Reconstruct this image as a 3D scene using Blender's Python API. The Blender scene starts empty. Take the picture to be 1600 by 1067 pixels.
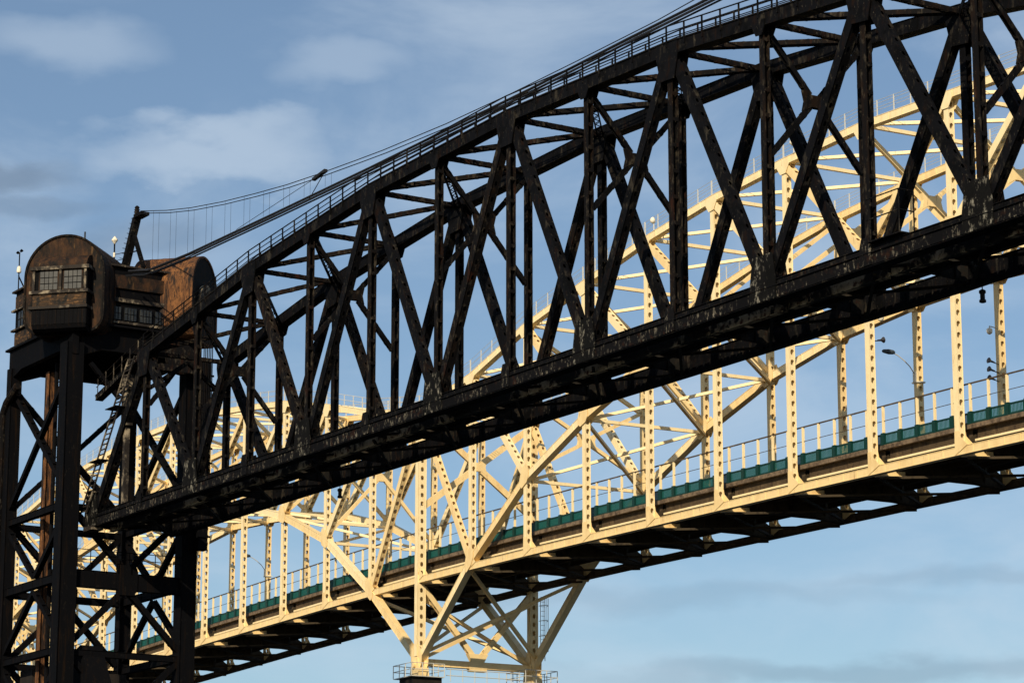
import bpy, math, random
import numpy as np
from mathutils import Vector, Matrix
random.seed(7)
S = bpy.context.scene
COL = S.collection

# ------------------------------------------------------------------ camera
cam_d = bpy.data.cameras.new("camera"); cam = bpy.data.objects.new("camera", cam_d); COL.objects.link(cam)
cam_d.sensor_width = 36.0; cam_d.lens = 103.6; cam_d.clip_start = 0.5; cam_d.clip_end = 30000
cam.location = (0, 0, 2.0); cam.rotation_euler = (math.radians(90 + 13.05), 0, 0)
S.camera = cam

# ------------------------------------------------------------------ light
SUN_AZ, SUN_EL = math.radians(199), math.radians(28)      # azimuth measured from +Y towards +X
sun_d = bpy.data.lights.new("sun", 'SUN'); sun_d.energy = 5.0; sun_d.angle = math.radians(0.5); sun_d.color = (1.0, 0.83, 0.57)
sun = bpy.data.objects.new("sun", sun_d); COL.objects.link(sun)
sv = Vector((math.sin(SUN_AZ) * math.cos(SUN_EL), math.cos(SUN_AZ) * math.cos(SUN_EL), math.sin(SUN_EL)))
sun.rotation_euler = sv.to_track_quat('Z', 'Y').to_euler(); sun.location = (0, -50, 80)

W = bpy.data.worlds.new("World"); S.world = W; W.use_nodes = True
nt = W.node_tree; nt.nodes.clear()
def N(t, **k):
    n = nt.nodes.new(t)
    for a, b in k.items(): setattr(n, a, b)
    return n
def LK(a, b): nt.links.new(a, b)
out = N('ShaderNodeOutputWorld'); bg = N('ShaderNodeBackground'); bg.inputs[1].default_value = 0.093
sky = N('ShaderNodeTexSky', sky_type='NISHITA'); sky.sun_disc = False
sky.sun_elevation = SUN_EL; sky.sun_rotation = SUN_AZ; sky.air_density = 1.0; sky.dust_density = 0.6; sky.ozone_density = 2.0
tint = N('ShaderNodeMix', data_type='RGBA', blend_type='MULTIPLY'); tint.inputs[0].default_value = 1.0
tint.inputs[7].default_value = (0.86, 0.945, 0.99, 1)
LK(sky.outputs[0], tint.inputs[6])
tc = N('ShaderNodeTexCoord')
mp = N('ShaderNodeMapping'); mp.inputs['Scale'].default_value = (1.0, 1.0, 2.3); LK(tc.outputs['Generated'], mp.inputs[0])
n1 = N('ShaderNodeTexNoise'); n1.inputs['Scale'].default_value = 9.0; n1.inputs['Detail'].default_value = 10; n1.inputs['Roughness'].default_value = 0.57
n1.inputs['Distortion'].default_value = 0.4; LK(mp.outputs[0], n1.inputs['Vector'])
def ramp(src, a, b, va=0.0, vb=1.0):
    r = N('ShaderNodeMapRange', interpolation_type='SMOOTHSTEP'); LK(src, r.inputs[0])
    for i, v in enumerate((a, b, va, vb)): r.inputs[i + 1].default_value = v
    return r.outputs[0]
def math2(op, a, b):
    m = N('ShaderNodeMath', operation=op)
    for i, v in enumerate((a, b)):
        if isinstance(v, (int, float)): m.inputs[i].default_value = v
        else: LK(v, m.inputs[i])
    return m.outputs[0]
base_cloud = ramp(n1.outputs[0], 0.38, 0.78, 0.08, 0.52)
# single cumulus puffs and grey wisps: direction, angular half width, half height, amount
def puff(d, rx, rz, noise_amt, seedscale):
    sub = N('ShaderNodeVectorMath', operation='SUBTRACT'); LK(tc.outputs['Generated'], sub.inputs[0]); sub.inputs[1].default_value = d
    nn = N('ShaderNodeTexNoise'); nn.inputs['Scale'].default_value = seedscale; nn.inputs['Detail'].default_value = 6; LK(mp.outputs[0], nn.inputs['Vector'])
    ns = N('ShaderNodeVectorMath', operation='SUBTRACT'); LK(nn.outputs['Color'], ns.inputs[0]); ns.inputs[1].default_value = (0.5, 0.5, 0.5)
    sc = N('ShaderNodeVectorMath', operation='SCALE'); LK(ns.outputs[0], sc.inputs[0]); sc.inputs['Scale'].default_value = noise_amt
    ad = N('ShaderNodeVectorMath', operation='ADD'); LK(sub.outputs[0], ad.inputs[0]); LK(sc.outputs[0], ad.inputs[1])
    dv = N('ShaderNodeVectorMath', operation='MULTIPLY'); LK(ad.outputs[0], dv.inputs[0]); dv.inputs[1].default_value = (1 / rx, 1 / rx, 1 / rz)
    ln = N('ShaderNodeVectorMath', operation='LENGTH'); LK(dv.outputs[0], ln.inputs[0])
    return ramp(ln.outputs['Value'], 0.25, 1.25, 1.0, 0.0)
white = base_cloud
def vdir(x, y):                                     # compass-style helper: tangent coordinates -> unit direction of a cloud
    v = Vector((x, 1.0, y)).normalized(); return tuple(v)
for (x, y, rx, rz, na, ss, amt) in [(-0.108, 0.300, .050, .015, .045, 30, .54), (-0.06, 0.333, .03, .012, .03, 24, .36), (-0.02, 0.35, .06, .012, .03, 20, .25), (-0.158, 0.342, .04, .012, .03, 18, .38),
                                    (-0.005, 0.322, .035, .008, .02, 22, .30), (-0.12, 0.26, .05, .014, .03, 16, .30), (0.13, 0.09, .13, .010, .02, 14, .25)]:
    white = math2('MAXIMUM', white, math2('MULTIPLY', puff(vdir(x, y), rx, rz, na, ss), amt))
grey = None
for (x, y, rx, rz, na, ss, amt) in [(-0.178, 0.292, .026, .008, .03, 34, .50), (-0.172, 0.281, .030, .004, .02, 30, .30), (-0.128, 0.268, .028, .008, .03, 20, .35), (0.12, 0.117, .11, .0055, .022, 26, .30), (0.05, 0.142, .10, .005, .022, 22, .16), (0.16, 0.150, .07, .004, .02, 24, .18)]:
    g = math2('MULTIPLY', puff(vdir(x, y), rx, rz, na, ss), amt)
    grey = g if grey is None else math2('MAXIMUM', grey, g)
mx = N('ShaderNodeMix', data_type='RGBA'); LK(white, mx.inputs[0]); LK(tint.outputs[2], mx.inputs[6]); mx.inputs[7].default_value = (6.6, 7.7, 8.9, 1)
mg = N('ShaderNodeMix', data_type='RGBA'); LK(grey, mg.inputs[0]); LK(mx.outputs[2], mg.inputs[6]); mg.inputs[7].default_value = (1.5, 2.1, 3.0, 1)
LK(mg.outputs[2], bg.inputs[0]); LK(bg.outputs[0], out.inputs[0])

S.render.engine = 'CYCLES'
S.view_settings.view_transform = 'Standard'; S.view_settings.look = 'None'; S.view_settings.exposure = 0; S.view_settings.gamma = 1
S.view_settings.use_curve_mapping = False

# ------------------------------------------------------------------ materials
def paint(name, base, layers=(), rough=0.6, bump=0.15, spec=0.3, bscale=14):
    m = bpy.data.materials.new(name); m.use_nodes = True; t = m.node_tree; p = t.nodes['Principled BSDF']
    p.inputs['Roughness'].default_value = rough; p.inputs['Specular IOR Level'].default_value = spec
    co = t.nodes.new('ShaderNodeTexCoord'); cur = None
    for i, (c, scale, lo, hi, stretch) in enumerate(layers):
        ma = t.nodes.new('ShaderNodeMapping'); ma.inputs['Scale'].default_value = stretch; ma.inputs['Location'].default_value = (i * 7.3, i * 3.1, i * 1.7)
        t.links.new(co.outputs['Object'], ma.inputs[0])
        n = t.nodes.new('ShaderNodeTexNoise'); n.inputs['Scale'].default_value = scale; n.inputs['Detail'].default_value = 6; n.inputs['Roughness'].default_value = 0.62
        t.links.new(ma.outputs[0], n.inputs['Vector'])
        r = t.nodes.new('ShaderNodeMapRange'); r.inputs[1].default_value = lo; r.inputs[2].default_value = hi; t.links.new(n.outputs[0], r.inputs[0])
        x = t.nodes.new('ShaderNodeMix'); x.data_type = 'RGBA'; t.links.new(r.outputs[0], x.inputs[0])
        if cur is None: x.inputs[6].default_value = (*base, 1)
        else: t.links.new(cur, x.inputs[6])
        x.inputs[7].default_value = (*c, 1); cur = x.outputs[2]
    if cur is None: p.inputs['Base Color'].default_value = (*base, 1)
    else: t.links.new(cur, p.inputs['Base Color'])
    if bump:
        n = t.nodes.new('ShaderNodeTexNoise'); n.inputs['Scale'].default_value = bscale; n.inputs['Detail'].default_value = 5; t.links.new(co.outputs['Object'], n.inputs['Vector'])
        b = t.nodes.new('ShaderNodeBump'); b.inputs['Strength'].default_value = bump; b.inputs['Distance'].default_value = 0.05
        t.links.new(n.outputs[0], b.inputs['Height']); t.links.new(b.outputs[0], p.inputs['Normal'])
    return m
V = (1, 1, .35)
M = {}
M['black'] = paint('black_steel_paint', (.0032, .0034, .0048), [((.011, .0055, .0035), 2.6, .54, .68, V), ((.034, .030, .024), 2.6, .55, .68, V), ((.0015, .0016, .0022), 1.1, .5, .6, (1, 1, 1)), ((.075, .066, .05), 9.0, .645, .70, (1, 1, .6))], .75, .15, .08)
M['rusty'] = paint('rust_streaked_steel', (.0040, .0038, .0046), [((.011, .0065, .0045), 2.2, .48, .64, (1, 1, .3)), ((.046, .039, .030), 3.6, .54, .68, (1, 1, .4)), ((.026, .009, .005), 1.7, .60, .72, (1, 1, .25)), ((.09, .075, .055), 10.0, .65, .70, (1, 1, .6))], .8, .15, .08)
M['mottled'] = paint('peeling_black_paint', (.0045, .0045, .0055), [((.17, .155, .125), 2.9, .52, .64, (1.6, 1.6, .6)), ((.004, .004, .005), 6.5, .44, .54, (1, 1, .8)), ((.020, .009, .006), 2.0, .56, .68, (1, 1, 1)), ((.003, .003, .004), .40, .50, .60, (1, 1, .5))], .8, .2, .08)
M['pale_peel'] = paint('bird_stained_joint_plate', (.004, .004, .0045), [((.21, .20, .17), 1.9, .52, .64, (1.4, 1.4, .8)), ((.005, .005, .005), 6.0, .46, .55, (1, 1, .6)), ((.003, .003, .003), .8, .50, .62, (1, 1, 1))], .8, .2, .08)
M['sunsteel'] = paint('painted_sun_stringer_steel', (.30, .25, .17), [((.38, .32, .23), 1.5, .45, .6, (1, 1, 1)), ((.06, .022, .012), 2.2, .53, .63, (1, 1, 1)), ((.006, .0055, .005), .33, .46, .52, (1, 1, 1)), ((.010, .008, .007), 1.6, .55, .62, (1, 1, 1))], .8)  # sunlit strip put into the colour, with rust and dark breaks
M['floorsteel'] = paint('weathered_floor_steel', (.008, .0075, .007), [((.030, .024, .017), 2.2, .52, .66, (1, 1, 1)), ((.014, .006, .004), 3.1, .56, .66, (1, 1, 1))], .8, .15, .2)
M['rust_orange'] = paint('orange_rust_plate', (.11, .046, .017), [((.23, .098, .032), 1.6, .45, .65, (1.3, 1.3, .5)), ((.008, .006, .006), 1.1, .49, .60, (1.9, 1.9, .35)), ((.03, .013, .007), 5, .5, .6, (2, 2, .4))], .85, .3)
M['rust_brown'] = paint('brown_rust_plate', (.016, .0095, .0065), [((.055, .025, .010), 1.5, .46, .66, (1.3, 1.3, .6)), ((.035, .015, .008), 6.0, .50, .64, (1, 1, .5)), ((.0030, .0028, .0032), .8, .47, .60, (1.4, 1.4, .7)), ((.10, .055, .022), 3.0, .60, .72, (1.6, 1.6, .3))], .8, .3, .2)
M['tower_black'] = paint('sooty_tower_steel', (.0026, .0028, .0040), [((.010, .006, .004), 1.6, .55, .70, (2, 2, .2)), ((.020, .017, .014), 6.0, .62, .74, V)], .75, .15, .06)
M['boards'] = paint('weathered_cladding', (.030, .017, .009), [((.17, .085, .030), 3.0, .50, .70, (.7, .7, 2.2)), ((.005, .0045, .0045), 2.2, .5, .62, (1, 1, .6))], .8, .3)
M['trim'] = paint('peeling_trim', (.018, .014, .012), [((.30, .25, .18), .9, .50, .66, (1, 1, 1)), ((.010, .007, .006), 1.4, .50, .60, (1, 1, 1))], .8)
M['cream'] = paint('cream_steel_paint', (.84, .65, .34), [((.72, .51, .24), 1.2, .45, .75, (1, 1, .4)), ((.45, .29, .14), 2.6, .61, .74, (1.4, 1.4, .3))], .5, .08)
M['cream_pale'] = paint('pale_cream_steel_paint', (.88, .73, .44), [((.76, .57, .30), 1.6, .50, .78, (1, 1, .4)), ((.45, .30, .16), 3.1, .62, .75, (1.4, 1.4, .3))], .5, .08)
M['galv'] = paint('galvanised_rail', (.55, .55, .52), [], .4, 0)
M['green'] = paint('green_barrier_paint', (.002, .030, .026), [], .5, 0)
M['greenslat'] = paint('green_slats', (.008, .085, .08), [], .5, 0)
M['fascia'] = paint('weathered_and_shade_toned_steel', (.065, .045, .026), [((.13, .09, .05), 1.3, .50, .70, (1, 1, 1)), ((.03, .018, .012), 3.0, .54, .68, (1, 1, .5))], .8)  # brown carries the deck's shade as well as weathering
M['shadesteel'] = paint('painted_shade_deck_steel', (.045, .034, .021), [((.055, .042, .026), .9, .5, .7, (1, 1, 1)), ((.012, .009, .007), 2.0, .52, .66, (1, 1, .5))], .8, .1, .2)  # shade under the deck put into the steel's colour
M['concrete'] = paint('stained_deck_concrete', (.17, .125, .085), [((.06, .042, .03), 2.0, .42, .62, (1, 1, 1)), ((.26, .20, .14), 4, .58, .7, (1, 1, 1))], .9, .3)
M['pier'] = paint('dark_pier_concrete', (.010, .008, .008), [((.022, .017, .014), 1.0, .45, .7, (1, 1, .3))], .9, .3)
M['cable'] = paint('black_cable_sheath', (.012, .012, .014), [], .6, 0)
M['white'] = paint('white_housing', (.75, .70, .58), [], .5, 0)
M['bluegrey'] = paint('grey_blue_cladding', (.06, .08, .10), [((.03, .035, .045), 2, .4, .6, (1, 1, .3))], .6, .1)
M['louvre'] = paint('dusty_window_glass', (.008, .0095, .011), [((.036, .037, .034), 2.2, .45, .7, (1, 1, .6))], .35, 0, .5)
M['timber'] = paint('creosoted_timber', (.006, .005, .0045), [((.014, .011, .009), 4, .5, .7, (1, 1, 1))], .9)
M['lens'] = paint('dark_lens', (.02, .02, .025), [], .15, 0, .6)

# ------------------------------------------------------------------ mesh helpers
def nrm(v): v = np.asarray(v, float); return v / np.linalg.norm(v)
class MB:
    def __init__(s): s.v = []; s.f = []
    def add(s, vs, fs):
        o = len(s.v); s.v += [tuple(map(float, p)) for p in vs]; s.f += [tuple(i + o for i in f) for f in fs]
    def frame(s, p, q, side):
        p = np.asarray(p, float); q = np.asarray(q, float); d = nrm(q - p); sd = np.asarray(side, float); sd = nrm(sd - d * (sd @ d)); n = np.cross(d, sd)
        return p, q, d, sd, n
    def bar(s, p, q, side, a, b, ox=0, oy=0):        # solid box from p to q, a along side, b along the other axis
        p, q, d, sd, n = s.frame(p, q, side)
        vs = [c + sd * (ox + i * a / 2) + n * (oy + j * b / 2) for c in (p, q) for i, j in ((-1, -1), (1, -1), (1, 1), (-1, 1))]
        s.add(vs, [(3, 2, 1, 0), (4, 5, 6, 7), (0, 1, 5, 4), (1, 2, 6, 5), (2, 3, 7, 6), (3, 0, 4, 7)])
    def perf(s, p, q, side, a, b, pitch=.75, hl=.34, hw=.22, lip=.05):
        # box member whose two faces across the side axis are cover plates pierced by oval holes
        p, q, d, sd, n = s.frame(p, q, side); L = np.linalg.norm(q - p)
        for sg in (-1, 1):
            s.bar(p, q, side, .03, b + lip, sg * a / 2, 0)
        k = max(1, int(round(L / pitch))); c = L / k; wa = a / 2 - .012
        for sg in (-1, 1):
            vs = []; fs = []
            for i in range(k):
                o = p + d * (i * c) + n * (sg * b / 2); m = c / 2; b0 = len(vs)
                outer = [(-wa, 0), (wa, 0), (wa, m), (wa, c), (-wa, c), (-wa, m)]
                inner = [(-hw / 2, m - hl * .28), (-hw * .25, m - hl / 2), (hw * .25, m - hl / 2), (hw / 2, m - hl * .28), (hw / 2, m + hl * .28), (hw * .25, m + hl / 2), (-hw * .25, m + hl / 2), (-hw / 2, m + hl * .28)]
                vs += [o + sd * x + d * y for x, y in outer + inner]
                F = [(0, 1, 8, 7), (1, 9, 8), (1, 2, 9), (2, 10, 9), (2, 3, 10), (3, 11, 10), (3, 4, 12, 11), (4, 13, 12), (4, 5, 13), (5, 6, 13), (5, 0, 6), (0, 7, 6)]
                fs += [tuple(b0 + t for t in (f if sg > 0 else f[::-1])) for f in F]
            s.add(vs, fs)
    def hsec(s, p, q, side, a, b, t=.05):             # two plates facing sideways joined by a recessed web
        for sg in (-1, 1): s.bar(p, q, side, t, b, sg * (a / 2 - t / 2), 0)
        s.bar(p, q, side, a - 2 * t - .004, t, 0, b * .12)
        p, q, d, sd, n = s.frame(p, q, side); L = np.linalg.norm(q - p); k = max(2, int(L / 1.3))
        for i in range(k):
            c = p + d * ((i + .5) * L / k); s.bar(c - d * .10, c + d * .10, side, a - .02, .02, 0, b / 2 + .012)
            s.bar(c - d * .10, c + d * .10, side, a - .02, .02, 0, -b / 2 - .012)
    def lace(s, p, q, side, a, b):                    # two channels joined by zigzag lacing above and below
        for sg in (-1, 1): s.bar(p, q, side, .05, b, sg * (a / 2 - .025), 0)
        p, q, d, sd, n = s.frame(p, q, side); L = np.linalg.norm(q - p); k = max(2, int(L / (a * 1.5)))
        for lv in (-b / 2 - .01, b / 2 + .01):
            for i in range(k):
                x0 = -a / 2 + .03 if i % 2 else a / 2 - .03
                s.bar(p + d * (i * L / k) + sd * x0 + n * lv, p + d * ((i + 1) * L / k) - sd * x0 + n * lv, n, .014, .07)
    def chord(s, p, q, side, a, b, fl=.05):           # box with thin flange plates proud above and below
        s.bar(p, q, side, a, b - .06, 0, 0)
        p_, q_, d, sd, n = s.frame(p, q, side)
        for sg in (-1, 1): s.bar(p, q, side, a + 2 * fl, .03, 0, sg * (b / 2 - .015))
        L = np.linalg.norm(q_ - p_); k = int(L / 1.6)
        for i in range(1, k):
            c = p_ + d * (i * L / k)
            for sg in (-1, 1): s.bar(c - d * .05, c + d * .05, n, b - .08, .025, 0, sg * (a / 2 + .0125))
    def tube(s, pts, r, n=6):
        pts = [np.asarray(x, float) for x in pts]
        for p, q in zip(pts[:-1], pts[1:]):
            d = nrm(q - p); h = np.array([0, 0, 1.]) if abs(d[2]) < .9 else np.array([1., 0, 0]); x = nrm(np.cross(d, h)); y = np.cross(d, x)
            vs = [c + r * (math.cos(t) * x + math.sin(t) * y) for c in (p, q) for t in [2 * math.pi * i / n for i in range(n)]]
            s.add(vs, [(i, (i + 1) % n, n + (i + 1) % n, n + i) for i in range(n)] + [tuple(range(n))[::-1], tuple(range(n, 2 * n))])
    def lathe(s, c, prof, n=14, axis=(0, 0, 1)):
        ax = nrm(axis); h = np.array([1., 0, 0]) if abs(ax[0]) < .9 else np.array([0, 1., 0]); x = nrm(np.cross(ax, h)); y = np.cross(ax, x); c = np.asarray(c, float)
        vs = [c + ax * z + r * (math.cos(t) * x + math.sin(t) * y) for r, z in prof for t in [2 * math.pi * i / n for i in range(n)]]
        fs = [(j * n + i, j * n + (i + 1) % n, (j + 1) * n + (i + 1) % n, (j + 1) * n + i) for j in range(len(prof) - 1) for i in range(n)]
        s.add(vs, fs + [tuple(range(n))[::-1], tuple(range(len(vs) - n, len(vs)))])
    def slab(s, poly, off):                           # polygon given in 3-D, thickened by the vector off
        n = len(poly); o = np.asarray(off, float); P = [np.asarray(p, float) for p in poly]
        s.add(P + [p + o for p in P], [tuple(range(n))[::-1], tuple(range(n, 2 * n))] + [(i, (i + 1) % n, n + (i + 1) % n, n + i) for i in range(n)])
    def build(s, name, mat, parent=None, smooth=False, origin=None):
        me = bpy.data.meshes.new(name); o0 = np.array(parent.location if parent is not None and origin is None else (origin if origin is not None else (0, 0, 0)), float)
        if parent is not None and parent.parent is not None: o0 = np.array(parent.matrix_world.translation) if False else ROOTLOC[parent.name]
        elif parent is not None: o0 = ROOTLOC[parent.name]
        me.from_pydata([tuple(np.array(v) - o0) for v in s.v], [], s.f); me.materials.append(M[mat]); me.update()
        if smooth: me.shade_smooth()
        o = bpy.data.objects.new(name, me); COL.objects.link(o)
        if parent is not None: o.parent = parent; ROOTLOC[o.name] = o0
        else: o.location = tuple(o0); ROOTLOC[o.name] = o0
        return o
ROOTLOC = {}
def thing(name, label, cat, loc, group=None):
    o = bpy.data.objects.new(name, None); COL.objects.link(o); o.location = tuple(map(float, loc)); ROOTLOC[o.name] = np.array(loc, float)
    o['label'] = label; o['category'] = cat
    if group: o['group'] = group
    return o
def tag(o, label, cat, group=None):
    o['label'] = label; o['category'] = cat
    if group: o['group'] = group
    return o

# ------------------------------------------------------------------ the setting
def sheet(name, x0, x1, y0, y1, z, mat):
    b = MB(); b.add([(x0, y0, z), (x1, y0, z), (x1, y1, z), (x0, y1, z)], [(0, 1, 2, 3)]); o = b.build(name, mat); o['kind'] = 'structure'; return o
M['ground'] = paint('river_bank_ground', (.02, .025, .015), [((.10, .09, .06), .3, .4, .6, (1, 1, 1))], .95)
M['water'] = paint('river_water', (.004, .007, .009), [], .25, .5, .15, .8)
sheet('water', -9000, 9000, -9000, 9000, -1.2, 'water')
b = MB(); b.add([(-400, -300, -1.0), (400, -300, -1.0), (400, 22, -1.6), (-400, 22, -1.6), (-400, -300, .2), (400, -300, .2), (400, 12, .2), (-400, 12, .2)],
                [(4, 5, 6, 7), (7, 6, 2, 3), (0, 1, 5, 4), (1, 2, 6, 5), (3, 0, 4, 7)]); b.build('ground', 'ground')['kind'] = 'structure'

# ================================================================== dark railway lift span
DU, DW = np.array([.5333, -.8459, 0]), np.array([.8459, .5333, 0])
def D(u, w, z): return DU * u + DW * w + np.array([0, 0, z])
WN, WF = 86.65, 92.95                                   # near and far truss planes
UK = lambda k: -137.55 + (k - 4) * 8.035
KL, KR = -3, 11
def ztl(k): return 37.9 + 14.65 - .126 * (k - 4) ** 2
def zt(k):                                              # top chord centre line, straight between the main joints
    if k % 2 == 0: return ztl(k) + .36
    return (ztl(k - 1) + ztl(k + 1)) / 2 + .36
ZB = 37.40
span = thing('lift_bridge_span', 'black riveted railway lift span with curved top chord, raised in front of the cream bridge', 'railway bridge', D(UK(4), 89.8, 36.9))
NS = {}
def dpart(name, mb, mat, parent=span): return mb.build(name, mat, parent)
for w, near in ((WN, True), (WF, False)):
    for k in range(KL, KR):                             # bottom chord
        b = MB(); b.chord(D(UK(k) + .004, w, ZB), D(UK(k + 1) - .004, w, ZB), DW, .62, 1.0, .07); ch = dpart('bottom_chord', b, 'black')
        if near:
            b = MB(); b.bar(D(UK(k) + .02, w - .345, ZB - .14), D(UK(k + 1) - .02, w - .345, ZB - .14), DW, .03, .56); b.build('web_plate', 'mottled', ch)
            b = MB(); b.bar(D(UK(k) + .02, w - .39, ZB + .17), D(UK(k + 1) - .02, w - .39, ZB + .17), DW, .12, .04); b.build('flange_angle', 'black', ch)
    for k in range(-2, 10):                             # top chord
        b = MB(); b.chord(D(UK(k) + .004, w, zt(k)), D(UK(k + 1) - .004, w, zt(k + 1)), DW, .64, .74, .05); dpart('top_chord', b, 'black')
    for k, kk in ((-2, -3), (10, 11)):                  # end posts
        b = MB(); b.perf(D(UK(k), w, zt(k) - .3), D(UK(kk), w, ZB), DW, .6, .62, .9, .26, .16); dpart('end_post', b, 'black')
    for k in range(-2, 11):
        b = MB()
        z0, z1 = ZB + .5, zt(k) - .36
        if k % 2 == 0: b.hsec(D(UK(k), w, z0), D(UK(k), w, z1), DW, .40, .42)
        else: b.hsec(D(UK(k), w, z0), D(UK(k), w, z1), DW, .38, .40)
        dpart('vertical', b, 'rusty' if near or k % 2 else 'black')
        if k % 2 == 0:
            for s_ in (-1, 1):
                if KL < k + s_ < KR and not (k == -2 and s_ == -1) and not (k == 10 and s_ == 1):
                    b = MB(); b.perf(D(UK(k) + s_ * .35, w, zt(k) - .5), D(UK(k + s_) - s_ * .35, w, ZB + .75), DW, .48, .52, .95, .26, .15)
                    dpart('diagonal', b, 'rusty' if (k * 3 + s_) % 5 == 1 else 'black')
    # joint plates on both faces of each truss
    for k in range(KL, KR + 1):
        major_b = (k % 2 != 0)
        for sg in (-1, 1):
            ww = w + sg * (.372 if near and sg < 0 else .318)
            b = MB()
            if major_b:
                P = [(-1.05, -.46), (1.05, -.46), (1.05, .55), (.80, 1.9), (-.80, 1.9), (-1.05, .55)]
            else:
                P = [(-.42, -.42), (.42, -.42), (.42, .45), (.26, .95), (-.26, .95), (-.42, .45)]
            b.slab([D(UK(k) + x, ww, ZB + z) for x, z in P], DW * sg * .05); dpart('gusset_plate', b, 'pale_peel' if sg < 0 and near and major_b else ('mottled' if near else 'black'))
            if -2 <= k <= 10:
                zc = zt(k)
                if k % 2 == 0: P = [(-.95, .28), (-1.0, -.35), (-.62, -1.75), (.62, -1.75), (1.0, -.35), (.95, .28)]
                else: P = [(-.45, .22), (-.5, -.40), (-.24, -.85), (.24, -.85), (.5, -.40), (.45, .22)]
                sl = (zt(k + 1) - zt(k - 1)) / 16.07 if -2 < k < 10 else 0
                b = MB(); b.slab([D(UK(k) + x, w + sg * .328, zc + z + sl * x) for x, z in P], DW * sg * .05); dpart('gusset_plate', b, 'black')
# top lateral system, sway frames
for k in range(-2, 11):
    b = MB(); b.lace(D(UK(k), WN + .3, zt(k) - .05), D(UK(k), WF - .3, zt(k) - .05), DU, .34, .26); dpart('cross_strut', b, 'rusty')
    if k < 10:
        b = MB(); b.lace(D(UK(k) + .3, WN + .32, zt(k) + .10), D(UK(k + 1) - .3, WF - .32, zt(k + 1) + .10), np.cross(DW, (0, 0, 1)), .38, .27); dpart('lateral_brace', b, 'rusty')
        b = MB(); b.lace(D(UK(k + 1) - .3, WN + .32, zt(k + 1) - .14), D(UK(k) + .3, WF - .32, zt(k) - .14), np.cross(DW, (0, 0, 1)), .38, .27); dpart('lateral_brace', b, 'black')
    # sway X under the struts
    hh = 6.6 if k % 2 else 3.2
    zc = zt(k) - .5 - hh / 2; wm = (WN + WF) / 2
    def br(p, q):
        b = MB(); b.hsec(p, q, DU, .26, .28, .04); dpart('sway_brace', b, 'black')
    if k % 2:
        for w in (WN + .2, WF - .2):
            br(D(UK(k), w, zt(k) - .55), D(UK(k), wm + (-.35 if w < wm else .35), zc + .32)); br(D(UK(k), w, zc - hh / 2), D(UK(k), wm + (-.35 if w < wm else .35), zc - .32))
        b = MB(); b.slab([D(UK(k) - .16, wm + x, zc + z) for x, z in [(-.75, -.55), (-.3, -.32), (.3, -.32), (.75, -.55), (.62, 0), (.75, .55), (.3, .32), (-.3, .32), (-.75, .55), (-.62, 0)]], DU * .32)
        dpart('gusset_plate', b, 'rusty')
    elif k in (-2, 10):
        for w in (WN + .2, WF - .2): br(D(UK(k), w, zt(k) - 2.6), D(UK(k), wm, zt(k) - .4))
# floor system
for k in range(KL, KR + 1):
    b = MB()                                           # plate girder floor beam, shallower at its ends
    for (z0, dz) in ((0, 0),):
        b.slab([D(UK(k) - .03, WN + .33, 36.95), D(UK(k) - .03, WN + 1.4, 36.85), D(UK(k) - .03, WF - 3.0, 37.15), D(UK(k) - .03, WF - .33, 37.05), D(UK(k) - .03, WF - .33, 38.0), D(UK(k) - .03, WN + .33, 38.0)], DU * .06)
    b.bar(D(UK(k), WN + 1.4, 36.83), D(UK(k), WF - 3.0, 37.13), DU, .42, .04)
    b.bar(D(UK(k), WN + .4, 38.02), D(UK(k), WF - .4, 38.02), DU, .42, .04)
    for w in np.linspace(WN + 1.2, WF - 1.2, 5): b.bar(D(UK(k) + .09, w, 37.16), D(UK(k) + .09, w, 37.98), DU, .12, .06)
    dpart('floor_beam', b, 'floorsteel')
    if k < KR:
        for w in (WN + 2.3, WF - 2.6, WN + 1.15):
            side = w == WN + 1.15
            z0, z1 = (37.25, 37.95) if not side else (36.70, 37.6)
            b = MB(); b.bar(D(UK(k) + .05, w, (z0 + z1) / 2), D(UK(k + 1) - .05, w, (z0 + z1) / 2), DW, .04, z1 - z0)
            b.bar(D(UK(k) + .22, w, z0 - .02), D(UK(k + 1) - .22, w, z0 - .02), DW, .34, .035); b.bar(D(UK(k) + .22, w, z1 + .02), D(UK(k + 1) - .22, w, z1 + .02), DW, .34, .035)
            dpart('stringer', b, 'sunsteel' if side else 'floorsteel')  # near outer stringer has its sunlit strip in the paint colour
        for (wa, wb) in ((WN + .4, WF - .4), (WF - .4, WN + .4)):
            b = MB(); dz = 0 if wa < wb else .22
            b.bar(D(UK(k) + .3, wa, 36.98 - dz), D(UK(k + 1) - .3, wb, 36.98 - dz), (0, 0, 1), .12, .16); dpart('lateral_brace', b, 'floorsteel')
b = MB()
for i in range(int((UK(KR) - UK(KL)) / .6)):
    u = UK(KL) + .3 + i * .6; b.bar(D(u, WN + 1.0, 38.12), D(u, WF - 1.9, 38.12), DU, .42, .22)
o = dpart('sleepers', b, 'timber'); o['kind'] = 'stuff'
for w in (WN + 2.2, WN + 3.64):
    b = MB(); b.bar(D(UK(KL), w, 38.31), D(UK(KR), w, 38.31), DW, .08, .15); dpart('rail', b, 'rusty')
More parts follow.
